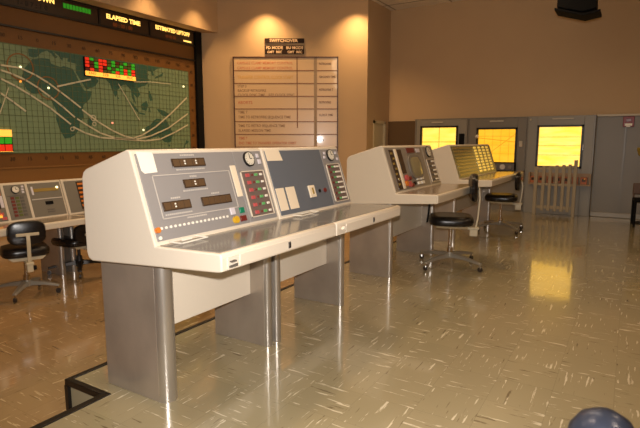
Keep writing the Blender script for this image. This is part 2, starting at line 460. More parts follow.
MB().ball((XP - .062, 1.66, 1.765), .022).done('hinge_cap', 'white_trim', d3, smooth=True)
MB().box(XP - .085, XP - .07, .74, .76, 1.2, 1.3).done('window_catch', 'chrome', d3)
p4 = partition('wall_partition', -4.2, .56, 'partition_b', z1=1.80, x=XP + .02)
struct(MB().box(XP - .01, XB, -4.2, .56, 1.80, 1.835).done('trim_5', 'white_trim', bevel=.004))
struct(MB().box(XP - .0, XB, 1.725, 4.0, 1.812, 1.83).done('trim_6', 'part_trim'))
struct(MB().box(XP - .01, XP + .02, -4.2, .56, 0, .09).done('baseboard_far', 'steel_base', bevel=.01))
struct(MB().box(XP + .0, XP + .02, .1, .12, .09, 1.8).box(XP, XP + .02, -1.1, -1.08, .09, 1.8).done('trim_7', 'part_trim'))

# fire alarm
t = thing('fire_alarm', 'small dark red fire alarm on the grey partition at the right', 'alarm', (XP + .02, .075, 1.70))
MB().box(-.04, 0, -.085, .085, -.09, .09).done('case', 'alarm', t, bevel=.008)
MB().box(-.047, -.04, -.055, .055, -.07, -.03).box(-.047, -.04, -.03, .03, -.09 + .0, -.075).done('lettering_bar', 'white', t)
MB().box(-.05, -.04, -.04, .04, .0, .05).done('pull_handle', 'redd', t, bevel=.004)

# ================================================================== WALL MAP
t = thing('world_map_display', 'huge green world map with orbit tracks on the left wall', 'map', (5.4, YM, 1.2))
def loc_fix(o, T=None):                      # children were built in world space; keep them where they stand
    T = T or t
    o.matrix_parent_inverse = Matrix.Translation(T.location).inverted()
    for c in o.children: pass
    return o
MX0, MX1, MZ0, MZ1 = .4, 7.31, 1.20, 2.70
Y0 = 7.5
loc_fix(MB().box(-.0, 7.50, Y0 + .005, YM, .98, 3.50).done('backing_board', 'map_board', t))
loc_fix(MB().box(-.0, 7.50, Y0 + .0, YM - .01, .62, .98).done('lower_board', 'map_board_low', t))
loc_fix(MB().box(-.0, 7.50, Y0 - .02, Y0 + .02, .975, .995).done('ledge', 'map_board_low', t))
mb = MB().box(7.50, 7.66, Y0 - .06, YM, .5, 3.50)
loc_fix(mb.done('black_post', 'blackm', t, bevel=.005))
mb = MB().box(0, 7.5, Y0 - .03, Y0 + .006, 2.93, 2.955).box(0, 7.5, Y0 - .03, Y0 + .006, 3.205, 3.235).box(0, 7.5, Y0 - .03, Y0 + .006, 3.475, 3.50)
loc_fix(mb.done('black_rail', 'black', t))
sea = loc_fix(MB().box(MX0, MX1, Y0 - .004, Y0 + .005, MZ0, MZ1).done('map_surface', 'map_sea', t))
loc_fix(MB().box(MX0 - .02, MX1 + .012, Y0 - .007, Y0 + .0, MZ0 - .012, MZ0).box(MX0 - .02, MX1 + .012, Y0 - .007, Y0, MZ1, MZ1 + .012).box(MX1, MX1 + .012, Y0 - .007, Y0, MZ0, MZ1).done('map_edge', 'map_grid', t))
LON0, SD, EQ = 4.37, .01633, 1.97
def ll(lon, lat): return (LON0 + lon * SD, EQ + lat * SD)
lands = {
 'africa': [(-17, 15), (-16, 20), (-13, 27), (-9, 31), (-6, 35), (3, 37), (10, 37), (11, 33), (20, 31), (23, 32.5), (32, 31), (34, 27), (37, 21), (40, 15), (43, 11.5), (51, 11.5), (48, 4), (41, -2), (39, -7), (40, -14), (35, -20), (35, -25), (30, -31), (25, -34), (19, -34.5), (15, -27), (12, -17), (13, -9), (9, -1), (9, 4), (3, 6.5), (-8, 4.5), (-13, 8)],
 'europe_asia': [(-9, 37), (-9, 43.5), (-1, 44), (-1, 44.6), (140, 44.6), (134, 43), (128, 39.5), (129, 35.5), (126, 35), (125, 39), (121, 39), (119, 37), (122, 36), (120, 33), (122, 29), (117, 23.5), (109, 21), (106, 19), (109, 13), (105, 9), (100, 13), (103, 2), (98, 9), (97, 17), (91, 22), (87, 21), (80, 15), (80, 11), (77.5, 8), (73, 17), (72, 21), (67, 25), (57, 26), (51, 29), (48, 30), (51, 25), (56, 25), (59, 22.5), (55, 17), (45, 12.8), (42, 17), (35, 28), (36, 36), (27, 37), (28, 40.5), (23, 40), (22, 36.6), (19, 41), (13, 44.5), (16, 41), (18, 40), (15, 38), (12, 42), (8, 44), (3, 42), (0, 39), (-2, 36.8), (-6, 36.2)],
 'madagascar': [(49, -12), (50, -16), (47, -25), (44, -24), (44, -17)],
 'australia': [(114, -22), (114, -34), (118, -35), (124, -33), (131, -31.5), (136, -35), (140, -38), (147, -38.5), (150, -37), (153.5, -28), (149, -21), (145, -15), (142, -11), (140, -17), (136, -12), (130, -12), (126, -14), (121, -19)],
 'tasmania': [(145, -41), (148.5, -41), (147, -43.5)],
 'sumatra': [(95, 5.5), (100, 1.5), (106, -5), (104, -6), (98, 0)],
 'java': [(105, -6), (114, -7), (114, -8.6), (106, -7.5)],
 'borneo': [(109, 2), (117, 7), (119, 2), (116, -4), (110, -3)],
 'sulawesi': [(119, -5), (120, 0), (125, 1.5), (121, -.5), (122, -5)],
 'philippines': [(120, 18), (122, 18), (126, 8), (122, 7), (120, 13)],
 'new_guinea': [(131, -1), (141, -2.5), (148, -6), (150, -10.5), (143, -9), (138, -8), (133, -4)],
 'japan': [(130, 32), (136, 34), (141, 36), (142, 40), (138, 37), (131, 34)],
 'taiwan': [(120, 23), (121, 25), (122, 25), (121, 22)],
 'sri_lanka': [(80, 9), (82, 7), (80.5, 6)],
 'new_zealand': [(172, -41), (178, -38), (174, -35.5), (168, -45.5), (171, -45)],
 'south_america': [(-35, -6), (-37, -12), (-40, -20), (-48, -27), (-53, -34), (-58, -38), (-65, -43), (-72, -44), (-71, -20), (-80, -5), (-77, 7), (-62, 10), (-50, 1)],
 'north_america': [(-81, 26), (-80, 32), (-75, 37), (-66, 44.6), (-124, 44.6), (-120, 35), (-110, 24), (-105, 20), (-92, 15), (-87, 21), (-97, 24), (-95, 29), (-84, 30)],
}
mb = MB()
for pts in lands.values():
    mb.poly_flat([(ll(*p)[0], Y0 - .006, ll(*p)[1]) for p in pts], Vector((0, .003, 0)))
loc_fix(mb.done('land_shapes', 'map_land', t))
mb = MB(); k = -240
while k <= 180:
    xx = LON0 + k * SD
    if MX0 < xx < MX1: mb.box(xx - .005, xx + .005, Y0 - .009, Y0 - .007, MZ0, MZ1)
    for j in (5, 10):
        xx = LON0 + (k + j) * SD
        if MX0 < xx < MX1: mb.box(xx - .0022, xx + .0022, Y0 - .009, Y0 - .007, MZ0, MZ1)
    k += 15
for k in range(-45, 45, 5):
    zz = EQ + k * SD; w = .005 if k % 15 == 0 else .0022
    if MZ0 < zz < MZ1: mb.box(MX0, MX1, Y0 - .009, Y0 - .007, zz - w, zz + w)
loc_fix(mb.done('grid_lines', 'map_grid', t))
tracks = [
 [(-25, 62), (0, 65), (20, 68), (35, 75), (48, 83), (60, 92), (70, 99.5), (80, 107.5)],
 [(82, 110), (98, 122), (112, 130.5), (125, 136.5), (133, 138), (142, 135), (155, 127), (170, 114), (186, 98)],
 [(-25, 64), (0, 70), (12, 74), (25, 80), (38, 88), (50, 97), (62, 106.5), (74, 117)],
 [(77, 119), (88, 126), (100, 133), (115, 138), (135, 139.5), (150, 136), (168, 128), (187, 114)],
 [(-20, 70), (0, 78.5), (15, 86), (30, 95), (50, 108), (70, 124)],
 [(73, 127), (85, 133), (100, 137.5), (120, 139), (145, 140.8), (160, 139), (175, 132), (187, 125)],
 [(-20, 82), (0, 93), (13, 102), (25, 111)],
 [(57, 86.5), (75, 82.5), (90, 79.5)], [(134, 82), (150, 82), (170, 84)], [(118, 84), (128, 101), (139, 120)], [(-3, 120), (4, 100), (8, 88)],
]
mb = MB()
for n, tr in enumerate(tracks):
    w = .024 if n < 8 else .012
    P3 = [Vector((wall_xz(*p)[0], Y0 - .014, wall_xz(*p)[1])) for p in tr]
    for a, b in zip(P3, P3[1:]):
        d = (b - a).normalized(); q = Vector((-d.z, 0, d.x)) * w / 2; e = d * w * .3
        mb.poly_flat([a - e + q, b + e + q, b + e - q, a - e - q], Vector((0, .003, 0)))
loc_fix(mb.done('orbit_track', 'map_track', t))
def ring(mb, px, py, rad, w):
    cx, cz = wall_xz(px, py)
    n = 32
    for i in range(n):
        a, b = 2 * math.pi * i / n, 2 * math.pi * (i + 1) / n
        mb.poly_flat([(cx + (rad - w) * math.cos(a), Y0 - .011, cz + (rad - w) * math.sin(a)), (cx + rad * math.cos(a), Y0 - .011, cz + rad * math.sin(a)),
                      (cx + rad * math.cos(b), Y0 - .011, cz + rad * math.sin(b)), (cx + (rad - w) * math.cos(b), Y0 - .011, cz + (rad - w) * math.sin(b))], Vector((0, .002, 0)))
for (px, py, rad, w, nm, mm) in ((20, 67, .19, .018, 'station_ring', 'map_ring'), (48, 88, .17, .016, 'station_ring', 'map_ring'), (93, 118, .05, .014, 'target_ring', 'map_track'), (94, 124, .035, .012, 'target_ring', 'map_track'), (72, 129, .035, .012, 'target_ring', 'map_track')):
    mb = MB(); ring(mb, px, py, rad, w); loc_fix(mb.done(nm, mm, t))
for (px, py, mm) in ((20, 67, 'lamp_w'), (48, 88, 'lamp_w'), (112, 123, 'lamp_p'), (143, 130, 'lamp_w'), (183, 86.5, 'lamp_w'), (20, 81.5, 'amber_on')):
    cx, cz = wall_xz(px, py); loc_fix(MB().ball((cx, Y0 - .012, cz), .016, 10, 6).done('pin_lamp', mm, t))
# degree numerals
for k, n in enumerate(['75', '60', '45', '30', '15', '0', '15', '30', '45', '60', '75', '90', '105', '120', '135', '150', '165', '180']):
    xx = LON0 + (-75 + 15 * k) * SD
    for zz in (2.79, 1.085):
        loc_fix(text('degree_numeral', n, .075, 'map_text', t, (xx, Y0 - .001, zz), (1, 0, 0), (0, 0, 1), 'CENTER'))
for k, n in enumerate(['45', '30', '15', '0', '15', '30', '45']):
    loc_fix(text('degree_numeral', n, .07, 'map_text', t, (7.405, Y0 - .001, EQ + (-45 + 15 * k) * SD - .02), (1, 0, 0), (0, 0, 1), 'CENTER'))
# station status light boxes on the map
def status_box(x0, x1, z0, zl, z1, rows, cols, pattern, txt):
    o = loc_fix(MB().box(x0 - .008, x1 + .008, Y0 - .035, Y0 - .009, z0 - .008, z1).done('status_light_box', 'blackm', t))
    def inner(q): q.matrix_parent_inverse = Matrix.Translation(t.location).inverted() if False else Matrix.Identity(4); return q
    dz, dx = (z1 - zl) / rows, (x1 - x0) / cols
    for i in range(rows):
        for j in range(cols):
            c = pattern[i][j]; mm = {'R': 'red_on', 'G': 'green_on', 'O': 'olive_on', 'D': 'redd'}[c]
            inner(MB().box(x0 + j * dx + .006, x0 + (j + 1) * dx - .006, Y0 - .045, Y0 - .035, z1 - (i + 1) * dz + .006, z1 - i * dz - .006).done('lamp_cell', mm, o))
    inner(MB().box(x0, x1, Y0 - .047, Y0 - .035, z0, zl - .006).done('label_strip', 'label_on', o))
    n = len(txt)
    for j, s_ in enumerate(txt):
        inner(text('station_code', s_, (zl - z0) * .8, 'shelf_b', o, (x0 + (x1 - x0) * (j + .5) / n, Y0 - .048, z0 + .02), (1, 0, 0), (0, 0, 1), 'CENTER'))
status_box(5.085, 6.035, 2.40, 2.475, 2.685, 4, 12,
   ['RGORROGDOGOG', 'RDGRROGOGOOG', 'RDGRDGOGGRGR', 'DROROOGRGRGR'], ['KNO', 'ZZB', 'IOS', 'MUC'])
status_box(3.05, 3.875, 1.42 - .2, 1.42 - .2 + .0001, 1.42, 2, 8, ['GOGGRGGG', 'RRGRRRRR'], [])
o_ = loc_fix(MB().box(3.05, 3.875, Y0 - .047, Y0 - .012, 1.425, 1.52).done('lit_label_strip', 'label_on', t))
# time display strip above the map
for (x0, x1) in ((0.3, 3.0), (3.03, 5.39), (5.42, 6.40), (6.43, 7.48)):
    loc_fix(MB().box(x0, x1, Y0 - .012, Y0 + .004, 3.235, 3.475).done('time_display', 'strip_bg', t))
mb = MB()
for xx in (3.015, 5.405, 6.415): mb.box(xx - .015, xx + .015, Y0 - .03, Y0 + .004, 3.235, 3.475)
loc_fix(mb.done('mullion', 'black', t))
def stxt(nm, s_, size, m_, x, z, sx=1): return loc_fix(text(nm, s_, size, m_, t, (x, Y0 - .013, z), (1, 0, 0), (0, 0, 1), sx=sx, bold=.0035))
stxt('lit_heading', 'COUNTDOWN', .105, 'lit_text', 3.93, 3.385, 1.0)
stxt('time_digits', 'T- 0 7 : 1 0', .10, 'dim_text', 4.1, 3.265)
stxt('lit_heading', 'ELAPSED TIME', .10, 'lit_text', 5.54, 3.36, 1.08)
stxt('time_digits', '00 : 00 : 00', .085, 'dull_text', 5.66, 3.255)
stxt('lit_heading', 'ESTIMATED LIFTOFF', .098, 'lit_text', 6.55, 3.375, .95)
stxt('time_digits', '00 00 00', .07, 'dull_text', 6.78, 3.265)
loc_fix(MB().box(7.22, 7.42, Y0 - .016, Y0 - .012, 3.262, 3.29).done('lit_bar', 'lit_text', t))
mb = MB()
for k in range(9): mb.box(4.80 + k * .052, 4.84 + k * .052, Y0 - .02, Y0 - .012, 3.36, 3.43)
loc_fix(mb.done('green_status_segments', 'green_on', t))

# ================================================================== SWITCHOVER BOARD
u0, u1 = u_of(235, DB), u_of(337, DB)
zt, zb = 1.35 + (2.99 - 1.35), .95
def zb_of(py):
    d = fwd - UP * ((py - 214) / F_PX)
    tt = DB / (d.x * cY + d.y * sY); return H + tt * d.z
org = bw((u0 + u1) / 2, 0)
rzb = YAW - math.pi / 2
t = thing('switchover_board', 'large glossy wall chart ruled into rows beside the map', 'chart board', (org.x, org.y, zb), rzb)
W = (u1 - u0) / 2                            # local: x to the right, y into the wall, z up
ZT = zb_of(58) - zb
MB().box(-W, W, -.025, -.003, 0, ZT).done('board_surface', 'board', t)
mb = MB(); f_ = .022
mb.box(-W - f_, -W, -.035, -.003, 0, ZT + f_).box(W, W + f_, -.035, -.003, 0, ZT + f_).box(-W, W, -.035, -.003, ZT, ZT + f_).box(-W, W, -.035, -.003, -f_, 0)
mb.done('board_frame', 'board_frame', t)
rows = [70.8, 83.6, 96.4, 109, 121.7, 134.4, 147, 160]
mb = MB()
for py in rows:
    z = zb_of(py) - zb
    if z > 0: mb.box(-W, W, -.028, -.024, z - .009, z + .009)
uc = u_of(297.3, DB) - (u0 + u1) / 2
mb.box(uc - .01, uc + .01, -.0285, -.024, zb_of(128) - zb, ZT)
mb.done('row_rule', 'board_line', t)
uc2 = u_of(315.5, DB) - (u0 + u1) / 2
MB().box(uc2 - .03, uc2 + .03, -.029, -.024, .0, ZT).done('column_tape', 'board_line2', t)
def btxt(lines, py, size, m_, px=238, sx=1, lead=1.3):
    for k_, s_ in enumerate(lines):
        text('board_lettering', s_, size, m_, t, (u_of(px, DB) - (u0 + u1) / 2, -.0255, zb_of(py) - zb - k_ * size * lead), (1, 0, 0), (0, 0, 1), sx=sx, bold=.001)
btxt(['CAPSULE CLAMP MEMORY CONTROL', 'CAPSULE CLAMP MEMORY CONTROL'], 64.5, .075, 't_red', sx=.88)
btxt(['TRANSFER CONTROL CLOCK START'], 79, .09, 't_yel', sx=.75)
btxt(['STEP 3', 'BACKUP RETROFIRE', 'CLOCK SYNC TIME    SITE CLOCK SYNC'], 87.6, .075, 't_grey', sx=.85, lead=1.15)
btxt(['ABORTS'], 104, .08, 't_red')
btxt(['TIME T', 'TIME TO RETROFIRE SEQUENCE TIME'], 113.5, .075, 't_grey', sx=.85)
btxt(['TIME TO RETRO SEQUENCE TIME', 'ELAPSED MISSION TIME'], 127, .075, 't_grey', sx=.85)
btxt(['TIME T', 'END TIME TO TRANSFER OPERATOR ORBIT'], 139.5, .075, 't_red', sx=.8)
for py, s_ in ((65, 'RETROFIRE'), (78, 'GROUND TIME'), (90.8, 'RETROFIRE T'), (103.4, 'RETROFIRE'), (116, 'CLOCK TIME'), (141, 'TIME')):
    btxt([s_], py, .06, 't_dark', px=319, sx=.82)
# heading signs above it
def plate(label, px0, px1, py0, py1, txts):
    a, b = u_of(px0, DB), u_of(px1, DB); o0 = bw((a + b) / 2, 0); z0, z1 = zb_of(py1), zb_of(py0)
    q = thing('wall_sign', label, 'sign', (o0.x, o0.y, z0), rzb)
    MB().box(-(b - a) / 2, (b - a) / 2, -.018, -.002, 0, z1 - z0).done('plate', 'sign', q)
    for (s_, fx, fz, size, sx) in txts:
        text('sign_lettering', s_, size, 't_white', q, ((b - a) * (fx - .5), -.0195, (z1 - z0) * fz), (1, 0, 0), (0, 0, 1), 'CENTER', sx=sx, bold=.0015)
plate('narrow black SWITCHOVER sign above the ruled wall chart', 265.5, 304.5, 38.5, 43.2, [('SWITCHOVER', .48, .2, .085, 1.05)])
plate('black two line mode sign just above the wall chart frame', 265.5, 304.5, 45.6, 54.2, [('FD MODE', .25, .58, .078, 1.0), ('BU MODE', .76, .58, .078, 1.0), ('GMT  REC', .25, .1, .066, 1.0), ('GMT  REC', .76, .1, .066, 1.0)])

# ================================================================== CONSOLES
class Prof:
    """cross-section of a console, y towards the wall, z up; all in room coordinates"""
    def __init__(s, yr, yt, yb, yf, zbot, zfb, zfront_bot, zdesk, zrear, ztop, zfloor):
        s.__dict__.update(locals())
        L_ = math.hypot(yt - yb, ztop - zfb); s.dy, s.dz = (yt - yb) / L_, (ztop - zfb) / L_
    def face(s, x, z, o):
        y = s.yb + (z - s.zfb) * s.dy / s.dz
        return Vector((x, y - s.dz * o, z + s.dy * o))
BIG = Prof(2.44, 2.05, 1.90, 1.48, .725, .857, .787, .868, 1.205, 1.317, 0)
LOW = Prof(6.02, 5.63, 5.50, 5.06, .39, .515, .455, .525, .86, .92, -.2)

def console_shell(name, label, x0, x1, P, hm, fm, dm, cat='control console', legs=((.06, .115),), leg_y=(1.955, 2.43), modesty=True, rim=.022, rl=None, rr_=None, splits=None, handles=True):
    t = thing(name, label, cat, ((x0 + x1) / 2, (P.yf + P.yr) / 2, P.zfloor))
    inv = Matrix.Translation(t.location).inverted()
    def fix(o): o.matrix_parent_inverse = inv; return o
    pts = [(P.yr - .045, P.zbot), (P.yr - .014, P.zbot + .013), (P.yr, P.zbot + .045), (P.yr, P.zrear - .04), (P.yr - .014, P.zrear - .008), (P.yr - .04, P.zrear + .008), (P.yt + .02, P.ztop - .002), (P.yt, P.ztop - .01), (P.yb, P.zfb), (P.yf + .01, P.zdesk), (P.yf, P.zdesk - .012), (P.yf, P.zfront_bot), (P.yf + .03, P.zfront_bot - .006)]
    fix(MB().prism(pts, x0 + .0015, x1 - .0015).done('housing', hm, t, bevel=.008, seg=3))
    # slanted instrument panel(s), a couple of mm proud of the shell
    sp = splits or [(x0 + rim, x1 - rim)]
    faces = []
    for n, (a, b) in enumerate(sp):
        z0, z1 = P.zfb + .018, P.ztop - .025
        mb = MB(); mb.box(a, b, 0, .006, z0, z1, lambda v: P.face(v.x, v.z, v.y - .002))
        faces.append(fix(mb.done('instrument_panel', fm[n] if isinstance(fm, (list, tuple)) else fm, t, bevel=.0015)))
    # cream lip around the panels
    # writing surface
    def dk(v):
        k = (v.y - P.yf) / (P.yb - P.yf); return Vector((v.x, v.y, P.zdesk + (P.zfb - P.zdesk) * k + v.z))
    fix(MB().box(x0 + (rim if rl is None else rl), x1 - (rim if rr_ is None else rr_), P.yf + .028, P.yb - .012, -.002, .0035, dk).done('writing_surface', dm, t, bevel=.001))
    # legs
    for (a, b) in legs:
        mb = MB(); yy0, yy1 = leg_y; r = .02
        rr = (b - a) / 2; cx_ = (a + b) / 2
        lg = fix(MB().box(a, b, yy0 + rr, yy1, P.zfloor, P.zbot + .03).done('leg', 'steel', t, bevel=.003))
        arc = [(cx_ + rr * math.cos(q), yy0 + rr + rr * math.sin(q)) for q in [math.pi + math.pi * i_ / 10 for i_ in range(11)]]
        MB().prism(arc, P.zfloor, P.zbot + .03, 'z').done('polished_edge', 'steel_edge', lg, smooth=True)
    if modesty:
        fix(MB().box(legs[0][1] if len(legs) else x0 + .1, legs[-1][0], leg_y[0] + .145, leg_y[0] + .165, P.zfloor + .345, P.zbot + .03).done('modesty_panel', hm, t, bevel=.003))
    return t, fix

def fbox(P, x0, x1, z0, z1, o0, o1, mb=None):
    mb = mb or MB(); mb.box(x0, x1, o0, o1, z0, z1, lambda v: P.face(v.x, v.z, v.y)); return mb
def fdisc(P, x, z, r, o0, o1, mb=None, n=24):
    mb = mb or MB(); mb.tube(P.face(x, z, o0), P.face(x, z, o1), r, n=n); return mb
def fline(P, x0, x1, z0, z1, w, o=.006, mb=None):      # rectangular outline
    mb = mb or MB()
    for (a, b, c, d) in ((x0, x1, z0, z0 + w), (x0, x1, z1 - w, z1), (x0, x0 + w, z0, z1), (x1 - w, x1, z0, z1)): fbox(P, a, b, c, d, .003, o, mb)
    return mb
def ftext(P, s_, size, m_, parent, x, z, o=.0052, align='CENTER', sx=1):
    return text('panel_lettering', s_, size, m_, parent, P.face(x, z, o), (1, 0, 0), (0, P.dy, P.dz), align, sx=sx)
def display(P, t, fix, x0, x1, z0, z1, cells, colon):
    o = fix(fbox(P, x0, x1, z0, z1, .003, .010).done('readout_window', 'disp', t, bevel=.002))
    w = (x1 - x0 - .012) / cells
    mb = MB()
    for k in range(cells): fbox(P, x0 + .006 + k * w + .002, x0 + .006 + (k + 1) * w - .002, z0 + .006, z1 - .006, .010, .0115, mb)
    mb.done('digit_cell', 'disp_cell', o)
    mb = MB()
    for c in colon:
        xx = x0 + (x1 - x0) * c
        for zz in (z0 + (z1 - z0) * .36, z0 + (z1 - z0) * .66): fbox(P, xx - .0045, xx + .0045, zz - .004, zz + .004, .0115, .013, mb)
    mb.done('colon_dots', 'white', o)
def gauge(P, t, fix, x, z, r=.045):
    o = fix(fdisc(P, x, z, r * 1.2, .003, .016).done('clock_dial', 'black', t, smooth=True))
    fdisc(P, x, z, r, .016, .019).done('dial_face', 'dial', o, smooth=True)
    mb = MB(); fbox(P, x - .002, x + .002, z, z + r * .7, .019, .021, mb); fbox(P, x, x + r * .5, z - .002, z + .002, .019, .021, mb)
    mb.done('clock_hand', 'black', o)
    mb = MB()
    for k in range(12):
        a = k * math.pi / 6; p = P.face(x + r * .86 * math.cos(a), z + r * .86 * math.sin(a) * P.dz, .0195)
        mb.ball(p, .0025, 6, 4)
    mb.done('dial_mark', 'black', o)
def drawer(P, t, fix, x0, x1, xh, xl, jack=True):
    z0, z1, y = P.zfront_bot + .008, P.zdesk - .020, P.yf
    o = fix(MB().box(x0, x1, y - .004, y + .004, z0, z1).done('drawer', 'housing', t, bevel=.0015))
    h = MB(); h.box(xh - .009, xh + .009, y - .008, y - .003, z0 + .010, z1 - .010); h.done('pull_slot', 'line_dim', o)
    MB().box(xh - .004, xh + .004, y - .012, y - .007, z0 + .014, z1 - .014).done('slot_recess', 'black', o)
    if not jack:
        fix(MB().prism([(xl - .02, z0 + .028), (xl + .022, z0 + .018), (xl + .022, z0 + .04), (xl + .004, z0 + .044)], y - .022, y - .003, 'y').done('latch_tab', 'white', t, bevel=.002)); return
    q = fix(MB().box(xl - .032, xl + .032, y - .006, y, z0 + .002, z1).done('phone_jack_plate', 'housing', t, bevel=.001))
    zc = (z0 + z1) / 2
    MB().prism([(xl - .026, zc - .012), (xl + .026, zc - .008), (xl + .026, zc - .020), (xl - .026, zc - .020)], y - .014, y - .006, 'y').done('jack_slot', 'line_dim', q)
    MB().box(xl - .022, xl + .012, y - .020, y - .006, zc + .004, zc + .010).done('jack_lip', 'line_dim', q)

# ---- first console (nearest)
P = BIG
t, fix = console_shell('control_console', 'nearest cream console with time readouts and a row of white dots', 1.60, 2.61, P, 'housing', ('face1', 'face1'), 'desk',
                       legs=((1.675, 1.78), (2.545, 2.608)), rr_=.001, splits=[(1.622, 2.318), (2.322, 2.588)])
drawer(P, t, fix, 1.72, 2.59, 2.11, 1.668)
display(P, t, fix, 1.834, 2.072, 1.217, 1.262, 5, (.36, .70))
display(P, t, fix, 1.877, 2.033, 1.108, 1.153, 3, (.5,))
display(P, t, fix, 1.704, 1.890, 1.007, 1.053, 4, (.42,))
display(P, t, fix, 1.970, 2.204, 1.005, 1.053, 5, ())
fix(fline(P, 1.688, 2.250, .972, 1.185, .004).done('engraved_outline', 'line', t))
mb = MB()
for (x, z, w) in ((1.955, 1.279, .05), (1.955, 1.205, .10), (1.955, 1.167, .02), (1.955, 1.096, .09), (1.80, 1.067, .03), (2.09, 1.067, .03), (1.80, .99, .09), (1.915, .962, .07)):
    k = x - w
    while k < x + w: fbox(P, k, k + .008, z - .004, z + .004, .004, .0055, mb); k += .013
fix(mb.done('engraved_label', 'line', t))
for k in range(17):
    x = 1.662 + (2.135 - 1.662) * k / 16
    fix(fdisc(P, x, .932, .0068, .003, .009, n=12).done('white_jewel', 'white', t, smooth=True))
fix(fdisc(P, 1.632, .926, .014, .003, .020).done('amber_lamp', 'amber', t, smooth=True))
fix(fdisc(P, 1.640, .889, .009, .003, .010).done('white_jewel', 'white', t, smooth=True))
fix(fbox(P, 2.168, 2.206, .936, .974, .003, .012).done('square_button', 'lilac', t, bevel=.002))
fix(fbox(P, 2.248, 2.286, .936, .968, .003, .012).done('green_button', 'green_b', t, bevel=.002))
fix(fdisc(P, 2.192, .905, .021, .003, .022).done('yellow_button', 'yellow', t, smooth=True))
fix(fbox(P, 2.236, 2.288, .890, .922, .003, .012).done('dark_red_button', 'redd', t, bevel=.002))
o = fix(fbox(P, 2.266, 2.312, 1.03, 1.21, .003, .008).done('white_tag', 'card', t, bevel=.001))
gauge(P, t, fix, 2.452, 1.243, .040)
for (x, z, r) in ((2.545, 1.262, .012), (2.552, 1.225, .014)): fix(fbox(P, x - r, x + r, z - r, z + r, .003, .010).done('small_button', 'lilac', t, bevel=.002))
def lamp_box(P, t, fix, x0, x1, z0, z1, rows, cols, outline='rim', bg='box_bg'):
    o = fix(fbox(P, x0, x1, z0, z1, .003, .007).done('indicator_box', bg, t))
    fline(P, x0 - .004, x1 + .004, z0 - .004, z1 + .004, .005, .012).done('box_frame', outline, o)
    for k in range(rows):
        z = z1 - (z1 - z0) * (k + .5) / rows
        for (fx, w, h, mm) in cols:
            x = x0 + (x1 - x0) * fx
            fbox(P, x - w, x + w, z - h, z + h, .007, .014).done('indicator_lamp', mm, o, bevel=.001)
lamp_box(P, t, fix, 2.345, 2.560, .903, 1.168, 6, ((.24, .017, .010, 'red'), (.44, .007, .006, 'redd'), (.62, .013, .0075, 'green'), (.84, .011, .0065, 'white')))
# paper note taped on the corner and a wire paper frame on the desk: things of their own
def note(label, pts, P=BIG, m_='paper', name='paper_note'):
    mb = MB(); A = [P.face(x, z, .0045) for x, z in pts]; nrm_ = Vector((0, -P.dz, P.dy)) * .0015
    mb.poly_flat(A, nrm_); return tag(mb.done(name, m_), label, 'note')
note('creased white paper note taped to the nearest console corner', [(1.630, 1.300), (1.722, 1.297), (1.728, 1.287), (1.728, 1.200), (1.650, 1.196), (1.634, 1.212), (1.632, 1.26)])
note('cream paper note taped to the second console upper corner', [(2.636, 1.298), (2.790, 1.298), (2.808, 1.224), (2.640, 1.226)], m_='card')
def paper_frame(label, x, y, w, d):
    q = thing('paper_holder', label, 'paper holder', (x, y, .8715), R(4))
    MB().box(-w, w, -d, -d + .004, 0, .005).box(-w, w, d - .004, d, 0, .005).box(-w, -w + .004, -d, d, 0, .005).box(w - .004, w, -d, d, 0, .005).done('frame', 'white', q)
    MB().box(-w * .5, w * .2, -.003, .003, .003, .010).done('clip', 'white', q)
paper_frame('thin white frame lying on the nearest console desk', 1.755, 1.83, .095, .04)
paper_frame('thin white frame lying on the second console desk', 2.83, 1.84, .12, .035)

# ---- second console
t, fix = console_shell('control_console', 'second cream console, bluish panel with two cream cards', 2.613, 3.61, P, 'housing', ('face2', 'face1'), 'desk',
                       legs=((2.645, 2.705), (3.54, 3.608)), rl=.001, splits=[(2.636, 3.318), (3.322, 3.588)])
drawer(P, t, fix, 2.73, 3.59, 3.12, 2.675, jack=False)
fix(fbox(P, 3.022, 3.098, .955, 1.038, .003, .014).done('cream_switch_plate', 'card', t, bevel=.002))
fix(fbox(P, 3.055, 3.065, .975, 1.02, .014, .022).done('toggle_switch', 'gold_dim', t))
fix(fdisc(P, 3.165, .992, .013, .003, .010).done('dark_jewel', 'black', t, smooth=True))
fix(fdisc(P, 3.238, .992, .016, .003, .014).done('red_jewel', 'redd', t, smooth=True))
gauge(P, t, fix, 3.452, 1.245, .040)
for (x, z) in ((3.375, 1.262), (3.545, 1.262), (3.552, 1.215), (3.36, 1.232)): fix(fbox(P, x - .012, x + .012, z - .01, z + .01, .003, .010).done('small_button', 'lilac', t, bevel=.002))
lamp_box(P, t, fix, 3.355, 3.550, .895, 1.175, 7, ((.18, .012, .008, 'redd'), (.42, .012, .006, 'green'), (.72, .034, .006, 'white')))
def card(label, x0, x1):
    mb = MB(); fbox(P, x0, x1, .903, 1.047, .0045, .0075, mb); return tag(mb.done('message_card', 'card', bevel=.001), label, 'card')
card('left one of two cream cards on the bluish console panel', 2.640, 2.730)
card('right one of two cream cards on the bluish console panel', 2.752, 2.855)

